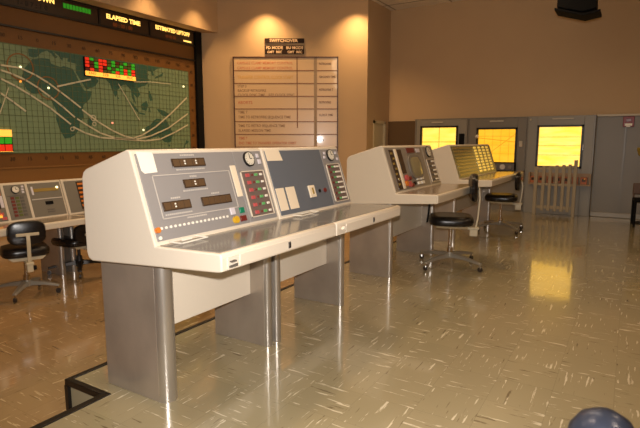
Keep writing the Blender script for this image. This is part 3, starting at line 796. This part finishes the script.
# ---- third console with a radar screen
t, fix = console_shell('radar_console', 'beige console with a round-cornered screen behind the black stool', 4.50, 5.89, P, 'housing3', ('face3', 'face3'), 'desk3',
                       legs=((4.56, 4.62), (5.81, 5.87)), splits=[(4.525, 5.52), (5.545, 5.868)], leg_y=(1.96, 2.43))
o = fix(fbox(P, 4.60, 4.70, .885, 1.27, .003, .008).done('key_strip', 'disp', t))
mb = MB()
for k in range(7): fbox(P, 4.612 + .03 * (k % 2), 4.655 + .03 * (k % 2), 1.225 - k * .05, 1.245 - k * .05, .008, .014, mb)
mb.done('strip_key', 'gold_dim', o)
fix(fbox(P, 4.715, 4.765, .885, 1.275, .003, .016).done('cream_bar', 'card', t, bevel=.003))
fix(fbox(P, 4.785, 4.895, 1.03, 1.272, .003, .012).done('dark_display_strip', 'disp', t, bevel=.002))
o = fix(fbox(P, 5.06, 5.27, 1.232, 1.285, .003, .012).done('dark_red_readout', 'redd', t, bevel=.002))
for (x) in (5.38, ): fix(fbox(P, x - .05, x + .05, 1.235, 1.275, .003, .010).done('pale_label', 'lilac', t))
mb = MB(); n = 28; cx, cz = 5.175, 1.085; rx, rz_ = .185, .125
ptsO = []
for i in range(n):
    a = 2 * math.pi * i / n; ca, sa = math.cos(a), math.sin(a)
    ptsO.append((cx + rx * math.copysign(abs(ca) ** .6, ca), cz + rz_ * math.copysign(abs(sa) ** .6, sa)))
mb.poly_flat([P.face(x, z, .003) for x, z in ptsO], Vector((0, -P.dz, P.dy)) * .022)
o = fix(mb.done('screen_bezel', 'bezel', t, bevel=.004))
mb = MB(); top = mb.bm.verts.new(P.face(cx, cz, .038)); rings = []
for f_, oo in ((.88, .026), (.7, .031), (.35, .036)):
    rings.append([mb.bm.verts.new(P.face(cx + (x - cx) * f_ * .88, cz + (z - cz) * f_ * .92, oo)) for x, z in ptsO])
for a, b in zip(rings, rings[1:]):
    for i in range(n): mb.bm.faces.new((a[i], a[(i + 1) % n], b[(i + 1) % n], b[i]))
for i in range(n): mb.bm.faces.new((rings[-1][i], rings[-1][(i + 1) % n], top))
mb.done('screen_glass', 'screen', o, smooth=True)
for (x, z, r, mm) in ((4.84, .985, .03, 'red'), (4.80, .93, .028, 'amber'), (4.885, .92, .03, 'red'), (4.93, .975, .02, 'redd'), (4.95, .905, .02, 'redd'), (5.02, .92, .018, 'black')):
    fix(fdisc(P, x, z, r, .003, .03).done('push_knob', mm, t, smooth=True))
for k in range(2):
    for j in range(2):
        fix(fbox(P, 5.12 + j * .11, 5.20 + j * .11, .90 + k * .045, .93 + k * .045, .003, .02).done('white_key', 'white', t, bevel=.003))
fix(fbox(P, 5.1, 5.30, .99 - .006, .99 + .006, .003, .01).done('key_label', 'line', t))
gauge(P, t, fix, 5.70, 1.235, .055)
lamp_box(P, t, fix, 5.58, 5.83, .90, 1.15, 5, ((.25, .04, .012, 'line_dim'), (.7, .045, .009, 'white')))

# ---- fourth console, gold lamps
t, fix = console_shell('status_console', 'farthest console with rows of gold lit indicators', 6.62, 8.80, P, 'housing3', 'face4', 'desk3',
                       legs=((6.70, 6.76), (8.70, 8.76)), leg_y=(1.96, 2.43))
for r in range(9):
    z = 1.265 - r * .044
    mb = MB()
    for k in range(9): fbox(P, 6.70 + k * .105, 6.785 + k * .105, z - .012, z + .012, .003, .010, mb)
    for c in range(4): fbox(P, 7.86 + c * .25, 7.94 + c * .25, z - .008, z + .008, .003, .010, mb)
    fix(mb.done('indicator_row', 'gold_dim', t))
for c in range(4):
    mb = MB()
    for r in range(9):
        z = 1.262 - r * .043; x = 7.72 + c * .25
        fbox(P, x, x + .11, z - .014, z + .014, .003, .018, mb)
    fix(mb.done('gold_lamp_column', 'gold', t, bevel=.002))

# instrument box below the amber window
t = thing('instrument_box', 'dark instrument box with round knobs below the amber window', 'instrument', (XP - .02, 2.12, .80))
MB().box(-.10, 0, -.23, .23, -.02, .16).done('case', 'blackm', t, bevel=.008)
MB().box(-.106, -.10, -.21, .21, 0, .14).done('front_plate', 'line_dim', t)
for k, (y, r) in enumerate(((-.14, .035), (0, .05), (.14, .035))):
    MB().tube((-.106, y, .07), (-.13, y, .07), r, n=20).done('round_knob', 'bezel' if k != 1 else 'line', t, smooth=True)

# ---- lower row of consoles along the map
P = LOW
ROW = 'consoles on the lower floor'
t, fix = console_shell('control_console', 'lower floor console at the left edge with a round dial and lit buttons', 1.9, 3.42, P, 'housing3', ('face_low', 'face_low', 'face_low'), 'desk3',
                       legs=((2.0, 2.06), (3.33, 3.40)), leg_y=(5.58, 6.0), modesty=False, splits=[(1.92, 2.755), (2.785, 3.005), (3.035, 3.40)], rim=.02)
def low_panel_face(): pass
gauge(P, t, fix, 2.895, .862 - .02, .036)
for (x, z) in ((2.975, .87), (2.97, .84), (2.97, .812)): fix(fbox(P, x - .012, x + .012, z - .01, z + .01, .003, .010).done('small_button', 'lilac', t))
fix(fbox(P, 2.80, 2.99, .776, .784, .003, .009).done('panel_seam', 'line_dim', t))
for r in range(6):
    z = .755 - r * .036
    for (x, mm) in ((2.845, 'redd'), (2.895, 'olive_on'), (2.945, 'line_dim')):
        fix(fbox(P, x - .018, x + .018, z - .012, z + .012, .003, .010).done('indicator_lamp', mm, t))
for (x, z, mm) in ((2.62, .60, 'amber_on'), (2.68, .585, 'amber_on'), (2.64, .56, 'green_b'), (2.72, .56, 'red'), (2.70, .605, 'red'), (2.6, .64, 'red'), (2.56, .575, 'green_b'), (2.67, .64, 'amber')):
    fix(fbox(P, x - .022, x + .022, z - .015, z + .015, .003, .014).done('push_button', mm, t))
for (x, z, w, h, mm) in ((2.70, .84, .035, .045, 'amber'), (2.62, .84, .03, .05, 'white'), (2.68, .72, .03, .06, 'disp'), (2.73, .73, .015, .06, 'lilac'), (2.60, .73, .03, .06, 'white')):
    fix(fbox(P, x - w, x + w, z - h, z + h, .003, .010).done('panel_insert', mm, t))
fix(fbox(P, 3.045, 3.39, .715, .725, .003, .009).done('panel_seam', 'line', t))
fix(fbox(P, 3.075, 3.37, .80, .835, .003, .008).done('scale_strip', 'gold_dim', t))
fix(fbox(P, 3.06, 3.08, .77, .86, .003, .010).done('pale_bar', 'lilac', t))
fix(fdisc(P, 3.355, .835, .013, .003, .014).done('lit_lamp', 'lamp_w', t))
fix(fbox(P, 3.185, 3.27, .655, .69, .003, .012).done('dark_readout', 'blackm', t))
fix(fbox(P, 3.19, 3.27, .595, .605, .003, .008).done('label_line', 'line_dim', t)); fix(fbox(P, 3.19, 3.27, .57, .58, .003, .008).done('label_line', 'line_dim', t))
t, fix = console_shell('control_console', 'lower floor console half hidden behind the nearest console', 3.425, 5.0, P, 'housing3', ('face_low', 'face_low'), 'desk3',
                       legs=((3.47, 3.55), (4.88, 4.96)), leg_y=(5.58, 6.0), modesty=False, splits=[(3.455, 3.90), (3.93, 4.98)], rim=.02)
o = fix(fbox(P, 3.60, 3.69, .56, .88, .003, .010).done('key_strip', 'disp', t))
mb = MB()
for k in range(6): fbox(P, 3.61, 3.68, .84 - k * .05, .862 - k * .05, .010, .016, mb)
mb.done('strip_key', 'amber', o)
fix(fbox(P, 3.705, 3.745, .56, .88, .003, .014).done('cream_bar', 'card', t))
fix(fbox(P, 3.78, 3.86, .56, .88, .003, .012).done('dark_display_strip', 'disp', t))

# ================================================================== CHAIRS
def make_chair(label, frame='chair_frame', base='chair_steel', base_rot=0, h=.565, base_r=.41, back_w=.40, armed=4, bu=.30, bh=.15, sc=1.0):
    t = thing('swivel_chair', label, 'chair')
    # seat cushion: rounded square
    mb = MB(); n = 32; w, d = .25 * sc, .235 * sc
    def ringz(z, f):
        out = []
        for i in range(n):
            a = 2 * math.pi * i / n; ca, sa = math.cos(a), math.sin(a)
            out.append(mb.bm.verts.new((w * f * math.copysign(abs(ca) ** .55, ca), d * f * math.copysign(abs(sa) ** .55, sa), z)))
        return out
    prof = [(h - .10, .90), (h - .092, .97), (h - .06, 1.02), (h - .03, 1.0), (h - .008, .92), (h, .78), (h - .006, .4)]
    rs = [ringz(z, f) for z, f in prof]
    for a, b in zip(rs, rs[1:]):
        for i in range(n): mb.bm.faces.new((a[i], a[(i + 1) % n], b[(i + 1) % n], b[i]))
    mb.bm.faces.new(rs[-1]); mb.bm.faces.new(rs[0][::-1])
    mb.done('seat', 'vinyl', t, smooth=True)
    z = h - .10
    MB().prism([(-.17, z), (.17, z), (.13, z - .035), (-.13, z - .035)], -.17, .16, 'y').done('seat_pan', frame, t, bevel=.006)
    MB().box(-.035, .035, -.30, .05, z - .055, z - .028).done('back_arm', frame, t, bevel=.006)
    MB().tube((.02, .10, z - .05), (.17, .10, z - .055), .008).ball((.175, .10, z - .055), .014).done('adjuster_lever', base, t, smooth=True)
    zb_ = .125
    MB().lathe([(0, z - .03), (.028, z - .03), (.026, z - .06), (.019, z - .062), (.019, zb_ + .08), (.032, zb_ + .078), (.036, zb_ + .01), (0, zb_ + .01)]).done('column', 'chrome' if base == 'chair_steel' else base, t, smooth=True)
    MB().lathe([(0, zb_ + .03), (.05, zb_ + .025), (.056, zb_ - .01), (.045, zb_ - .04), (0, zb_ - .045)]).done('hub', base, t, smooth=True)
    for k in range(armed):
        a = base_rot + k * 2 * math.pi / armed; d_ = Vector((math.cos(a), math.sin(a), 0)); s_ = Vector((-math.sin(a), math.cos(a), 0))
        mb = MB(); A = []; B = []
        for rr, ww, zt_, zl in ((.03, .036, zb_ + .022, zb_ - .03), (base_r * .55, .031, zb_ + .002, zb_ - .03), (base_r, .021, zb_ - .032, zb_ - .052)):
            A.append([mb.bm.verts.new(d_ * rr + s_ * sg * ww + Vector((0, 0, zz))) for sg, zz in ((-1, zl), (1, zl), (.7, zt_), (-.7, zt_))])
        for p_, q_ in zip(A, A[1:]):
            for i in range(4): mb.bm.faces.new((p_[i], p_[(i + 1) % 4], q_[(i + 1) % 4], q_[i]))
        mb.bm.faces.new(A[0][::-1]); mb.bm.faces.new(A[-1])
        lg = mb.done('leg', base, t, bevel=.004)
        e = d_ * (base_r - .012)
        c = MB().tube(e + Vector((0, 0, .045)), e + Vector((0, 0, zb_ - .035)), .009, n=10).box(-.016, .016, -.004, .004, .03, .055, lambda v: e + Vector((v.x, v.y, v.z))).done('caster_stem', 'chrome', lg, smooth=True)
        MB().tube(e + s_ * -.011 + Vector((0, 0, .026)), e + s_ * .011 + Vector((0, 0, .026)), .025, n=18).done('caster_wheel', 'rubber', lg, smooth=True)
    # back post and pad
    yb_ = -.25
    pts = [(0, -.25, z - .12), (0, yb_ - .01, z - .06), (0, yb_ - .03, z + .05), (0, yb_ - .045, h + bu * .6), (0, yb_ - .03, h + bu)]
    mb = MB()
    for p_, q_ in zip(pts, pts[1:]):
        p_, q_ = Vector(p_), Vector(q_); mb.prism([(p_.y - .009, p_.z), (q_.y - .009, q_.z), (q_.y + .009, q_.z), (p_.y + .009, p_.z)], -.017, .017, 'x')
    mb.done('back_post', frame, t, bevel=.003)
    MB().box(-.028, .028, yb_ - .035, yb_ + .05, z - .13, z - .03).done('post_clamp', frame, t, bevel=.006)
    MB().tube((.03, -.27, z - .09), (.055, -.27, z - .09), .022, n=14).done('clamp_knob', 'blackm', t, smooth=True)
    MB().box(-.10, .10, yb_ - .035, yb_ - .02, h + bu - .025, h + bu + .005).done('back_bracket', frame, t, bevel=.005)
    mb = MB(); hh, ww = bh, back_w / 2; zc = h + bu; n = 28; rs = []
    for (yy, f) in ((-.030, .82), (-.024, .95), (0, 1.0), (.028, .95), (.04, .80), (.036, .4)):
        ring_ = []
        for i in range(n):
            a = 2 * math.pi * i / n; ca, sa = math.cos(a), math.sin(a)
            xx = ww * f * math.copysign(abs(ca) ** .62, ca)
            ring_.append(mb.bm.verts.new((xx, yb_ + .012 + yy + .55 * xx * xx, zc + hh * f * math.copysign(abs(sa) ** .62, sa))))
        rs.append(ring_)
    for a, b in zip(rs, rs[1:]):
        for i in range(n): mb.bm.faces.new((a[i], a[(i + 1) % n], b[(i + 1) % n], b[i]))
    mb.bm.faces.new(rs[0][::-1]); mb.bm.faces.new(rs[-1])
    mb.done('backrest', 'vinyl', t, smooth=True)
    return t
G = 'black swivel chairs at the consoles'
c1 = make_chair('black swivel stool in front of the beige radar console', base_rot=R(49)); c1.location = (5.41, 1.63, 0); c1.rotation_euler.z = R(20); c1['group'] = G
c2 = make_chair('black swivel chair at the farthest console, before the doors', base_rot=R(40), bu=.20, bh=.14, base_r=.40); c2.location = (8.0, 1.64, 0); c2.rotation_euler.z = R(8); c2['group'] = G
c3 = make_chair('black swivel chair with pale frame at the lower floor console, left edge', base_rot=R(60), h=.515, base_r=.31, bu=.155, bh=.12, back_w=.34, sc=.86); c3.location = (2.73, 5.20, -.2); c3.rotation_euler.z = R(-20); c3['group'] = G
c4 = make_chair('black swivel chair with dark base, partly hidden by the nearest console', base='chair_dark', base_rot=R(55), h=.45, base_r=.34, bu=.055, bh=.11); c4.location = (3.55, 5.56, -.2); c4.rotation_euler.z = R(2); c4['group'] = G

# ================================================================== GATE, SHELF, SPEAKER ...
# slatted gate leaning before the third door
t = thing('slatted_gate', 'drab wooden slatted gate standing before the right yellow window', 'gate', (10.1, 1.12, 0))
for k, (y, z0, z1) in enumerate(((.355, -.0, .90), (.225, .09, .91), (.115, .09, .92), (.005, .09, .93), (-.105, .09, .94), (-.205, .09, .95))):
    MB().box(-.02, .02, y - (.03 if k == 0 else .026), y + (.03 if k == 0 else .026), z0, z1).done('post' if k == 0 else 'slat', 'wood', t, bevel=.004)
MB().box(-.025, .025, -.325, -.27, 0, 1.03).done('post', 'wood', t, bevel=.004)
MB().box(-.012, .012, -.27, .33, .13, .185).done('bottom_rail', 'wood', t, bevel=.003)
MB().prism([(-.27, .885), (.33, .845), (.33, .885), (-.27, .93)], -.012, .012, 'x').done('top_rail', 'wood', t, bevel=.003)
MB().box(-.012, .012, -.27, .33, .555, .60).done('middle_rail', 'wood', t, bevel=.003)

# shelf along the door
XS = XP - .05
t = thing('wall_shelf', 'long tan shelf across the right hand door behind the gate', 'shelf', (XS, 1.1, .56))
MB().box(-.14, 0, -.52, .53, 0, .03).done('shelf_board', 'shelf_l', t, bevel=.003)
MB().box(-.02, 0, -.52, .53, .03, .22).done('back_board', 'shelf_l', t)
MB().box(-.14, 0, .50, .53, .03, .22).done('end_board', 'shelf_l', t, bevel=.003)
MB().box(-.14, 0, -.52, -.50, .03, .22).done('end_board', 'shelf_l', t, bevel=.003)
proto = None
wh = ['leftmost small brown box on the shelf behind the gate', 'second small brown box from the left on the long shelf', 'third small brown box from the left on the long shelf', 'middle small brown box on the long shelf behind slats', 'fifth small brown box from the left on the long shelf', 'sixth small brown box on the shelf, right of the gate post', 'rightmost small brown box on the shelf, with bright knob']
for k in range(7):
    if proto is None:
        proto = thing('small_box', wh[0], 'box', (XS - .075, 1.55, .59), 0, 'brown boxes on the long shelf')
        MB().box(-.05, .05, -.052, .052, 0, .125).done('box_body', 'shelf_b', proto, bevel=.004)
        MB().box(-.056, -.05, -.03, .03, .05, .10).done('box_front', 'disp', proto)
        b = proto
    else: b = copy_tree(proto)
    b.location = (XS - .075, 1.545 - k * .142, .59); b['label'] = wh[k]
MB().ball((-.065, -.01, .09), .018).done('bright_knob', 'brass', b, smooth=True)

# small bracket box on the second door's edge
t = thing('bracket_box', 'small open wooden box fixed low on the middle door', 'box', (XP, 1.80, .60))
MB().box(-.09, 0, -.07, .07, 0, .02).box(-.09, 0, -.07, .07, .18, .20).box(-.09, 0, -.07, -.05, 0, .20).box(-.09, 0, .05, .07, 0, .20).done('box_frame', 'shelf_l', t, bevel=.003)
MB().box(-.06, 0, -.05, .05, .02, .18).done('box_inside', 'shelf_b', t)

# loudspeaker under the ceiling
t = thing('loudspeaker', 'black loudspeaker hanging from the ceiling at upper right', 'speaker', (8.0, .77, CEIL))
MB().prism([(y, z - CEIL) for y, z in ((.24, 3.17), (-.08, 3.07), (-.24, 3.10), (-.21, 3.78), (.22, 3.78))], -.17, .17, 'x').done('cabinet', 'blackm', t, bevel=.01)
MB().prism([(y, z - CEIL) for y, z in ((.265, 3.13), (-.09, 3.015), (-.29, 3.045), (-.29, 3.075), (-.09, 3.045), (.265, 3.16))], -.19, .19, 'x').done('lower_bracket', 'blackm', t, bevel=.004)
MB().tube((0, 0, 0), (0, 0, 3.76 - CEIL), .02).tube((0, 0, 0), (0, 0, -.015), .07).done('ceiling_mount', 'blackm', t, smooth=True)

# chair and yellow shade cut by the right edge
t = thing('side_chair', 'dark brown chair cut off by the right edge of the room view', 'chair', (9.60, -.285, 0), R(5))
MB().box(-.2, .2, -.2, .2, .40, .45).done('seat', 'blackm', t, bevel=.02)
for (x, y) in ((-.18, .18), (-.18, -.18), (.18, .18), (.18, -.18)):
    MB().tube((x, y, 0), (x, y, .41), .018).done('leg', 'blackm', t, smooth=True)
MB().box(.165, .2, -.2, .2, .50, .68).done('backrest', 'chair_brown', t, bevel=.01)
MB().tube((.18, .18, .41), (.18, .18, .66), .014).tube((.18, -.18, .41), (.18, -.18, .66), .014).done('back_post', 'chair_brown', t, smooth=True)
t = thing('floor_lamp', 'lamp with dull yellow shade cut by the right edge', 'lamp', (9.55, -.30, 0))
t.location = (9.95, -.235, 0)
MB().lathe([(0, 0), (.14, 0), (.14, .02), (.02, .04), (.012, .05), (.012, 1.10), (0, 1.10)]).done('stand', 'black', t, smooth=True)
MB().lathe([(0, 1.05), (.05, 1.06), (.13, 1.14), (.16, 1.24), (.15, 1.26), (0, 1.27)]).done('lamp_shade', 'lamp_yel', t, smooth=True)

# metal post close to the camera
t = thing('stanchion', 'rounded blue-grey metal post top at the bottom edge', 'post', (.932, .004, 0))
MB().lathe([(0, 0), (.14, 0), (.145, .012), (.10, .03), (.03, .05), (.025, .07), (0, .07)]).done('foot', 'post', t, smooth=True)
MB().lathe([(0, .05), (.024, .05), (.024, .80), (0, .80)]).done('pole', 'post', t, smooth=True)
MB().lathe([(0, .775), (.045, .78), (.058, .80), (.060, .835), (.054, .862), (.040, .884), (.020, .897), (0, .901)], n=32).done('cap', 'post', t, smooth=True)

# cable under the radar console
t = thing('hanging_cable', 'short black cable hanging under the radar console desk', 'cable', (4.9, 1.7, .768))
MB().path([(0, 0, -.01), (-.01, 0, -.09), (-.03, 0, -.16), (-.055, 0, -.215)], .010).done('cable', 'blackm', t, smooth=True)
MB().box(-.11, .10, -.01, .01, -.02, 0).done('cable_clip', 'blackm', t)

# ceiling downlights
def downlight(x, y, label, power, col=(1, .56, .22), ang=70, blend=.8, aim=None):
    q = thing('downlight', label, 'ceiling light', (x, y, CEIL), 0, 'recessed downlights')
    MB().lathe([(.07, 0), (.09, 0), (.09, -.012), (.07, -.012), (.07, 0)]).done('ring', 'lamp_ring', q, smooth=True)
    MB().lathe([(0, -.004), (.06, -.004), (.06, -.008), (0, -.008)]).done('bulb', 'bulb', q)
    l = bpy.data.lights.new('downlight_beam', 'SPOT'); l.energy = power; l.color = col; l.spot_size = R(ang); l.spot_blend = blend; l.shadow_soft_size = .05
    o = bpy.data.objects.new('downlight_beam', l); C.objects.link(o); o.location = (x, y, CEIL - .02)
    if aim:
        d = Vector(aim) - o.location; o.rotation_euler = d.to_track_quat('-Z', 'Y').to_euler()
    return o
def near_board(px, o):
    p = bw(u_of(px, DB), 0, o); return p.x, p.y
WARM = (1, .60, .26)
for px, lb in ((268, 'recessed downlight above the wall chart signs'), (357, 'recessed downlight by the wall corner right of the chart')):
    x, y = near_board(px, .35)
    downlight(x, y, lb, 230, WARM, 110, .9)
for x, lb in ((3.0, 'recessed downlight above the left part of the map'), (6.1, 'recessed downlight above the elapsed time display'), (7.25, 'recessed downlight above the map right corner')):
    downlight(x, yK - .32, lb, 105, WARM, 95, .9)

# ================================================================== LIGHT
def room_lamp(x, y, z, e, col=(1, .68, .38), r=.18, ang=150):
    l = bpy.data.lights.new('room_lamp', 'SPOT'); l.energy = e; l.color = col; l.shadow_soft_size = r; l.spot_size = R(ang); l.spot_blend = .6
    o = bpy.data.objects.new('room_lamp', l); C.objects.link(o); o.location = (x, y, z); return o
for (x, y) in ((1.5, -1.6), (5.0, -1.8), (1.5, 2.2), (5.0, 2.4), (1.8, 5.0), (5.6, 5.0)):
    room_lamp(x, y, CEIL - .05, 125)
room_lamp(8.4, -1.6, CEIL - .05, 35); room_lamp(7.3, 1.6, CEIL - .05, 70)
for (x, y) in ((3.0, 1.0), (6.3, 3.2)):  # unseen point fills, no fixture; added to brighten the ceiling
    l = bpy.data.lights.new('ceiling_fill', 'POINT'); l.energy = 26; l.color = (1, .74, .48); l.shadow_soft_size = .25
    o = bpy.data.objects.new('ceiling_fill', l); C.objects.link(o); o.location = (x, y, 3.35)
fl = bpy.data.lights.new('camera_flash', 'SPOT'); fl.energy = 480; fl.color = (1, .94, .88); fl.shadow_soft_size = .02; fl.spot_size = R(96); fl.spot_blend = .7
fo = bpy.data.objects.new('camera_flash', fl); C.objects.link(fo); fo.location = Vector((0, 0, H)) + UP * .11 - fwd * .02
fo.rotation_euler = cam.rotation_euler
w = bpy.data.worlds.new('room_dark'); S.world = w; w.use_nodes = True
w.node_tree.nodes['Background'].inputs[0].default_value = (1, .75, .5, 1); w.node_tree.nodes['Background'].inputs[1].default_value = .02

S.view_settings.view_transform = 'Standard'; S.view_settings.look = 'None'
S.view_settings.exposure = 0.0; S.view_settings.gamma = 1; S.view_settings.use_curve_mapping = False
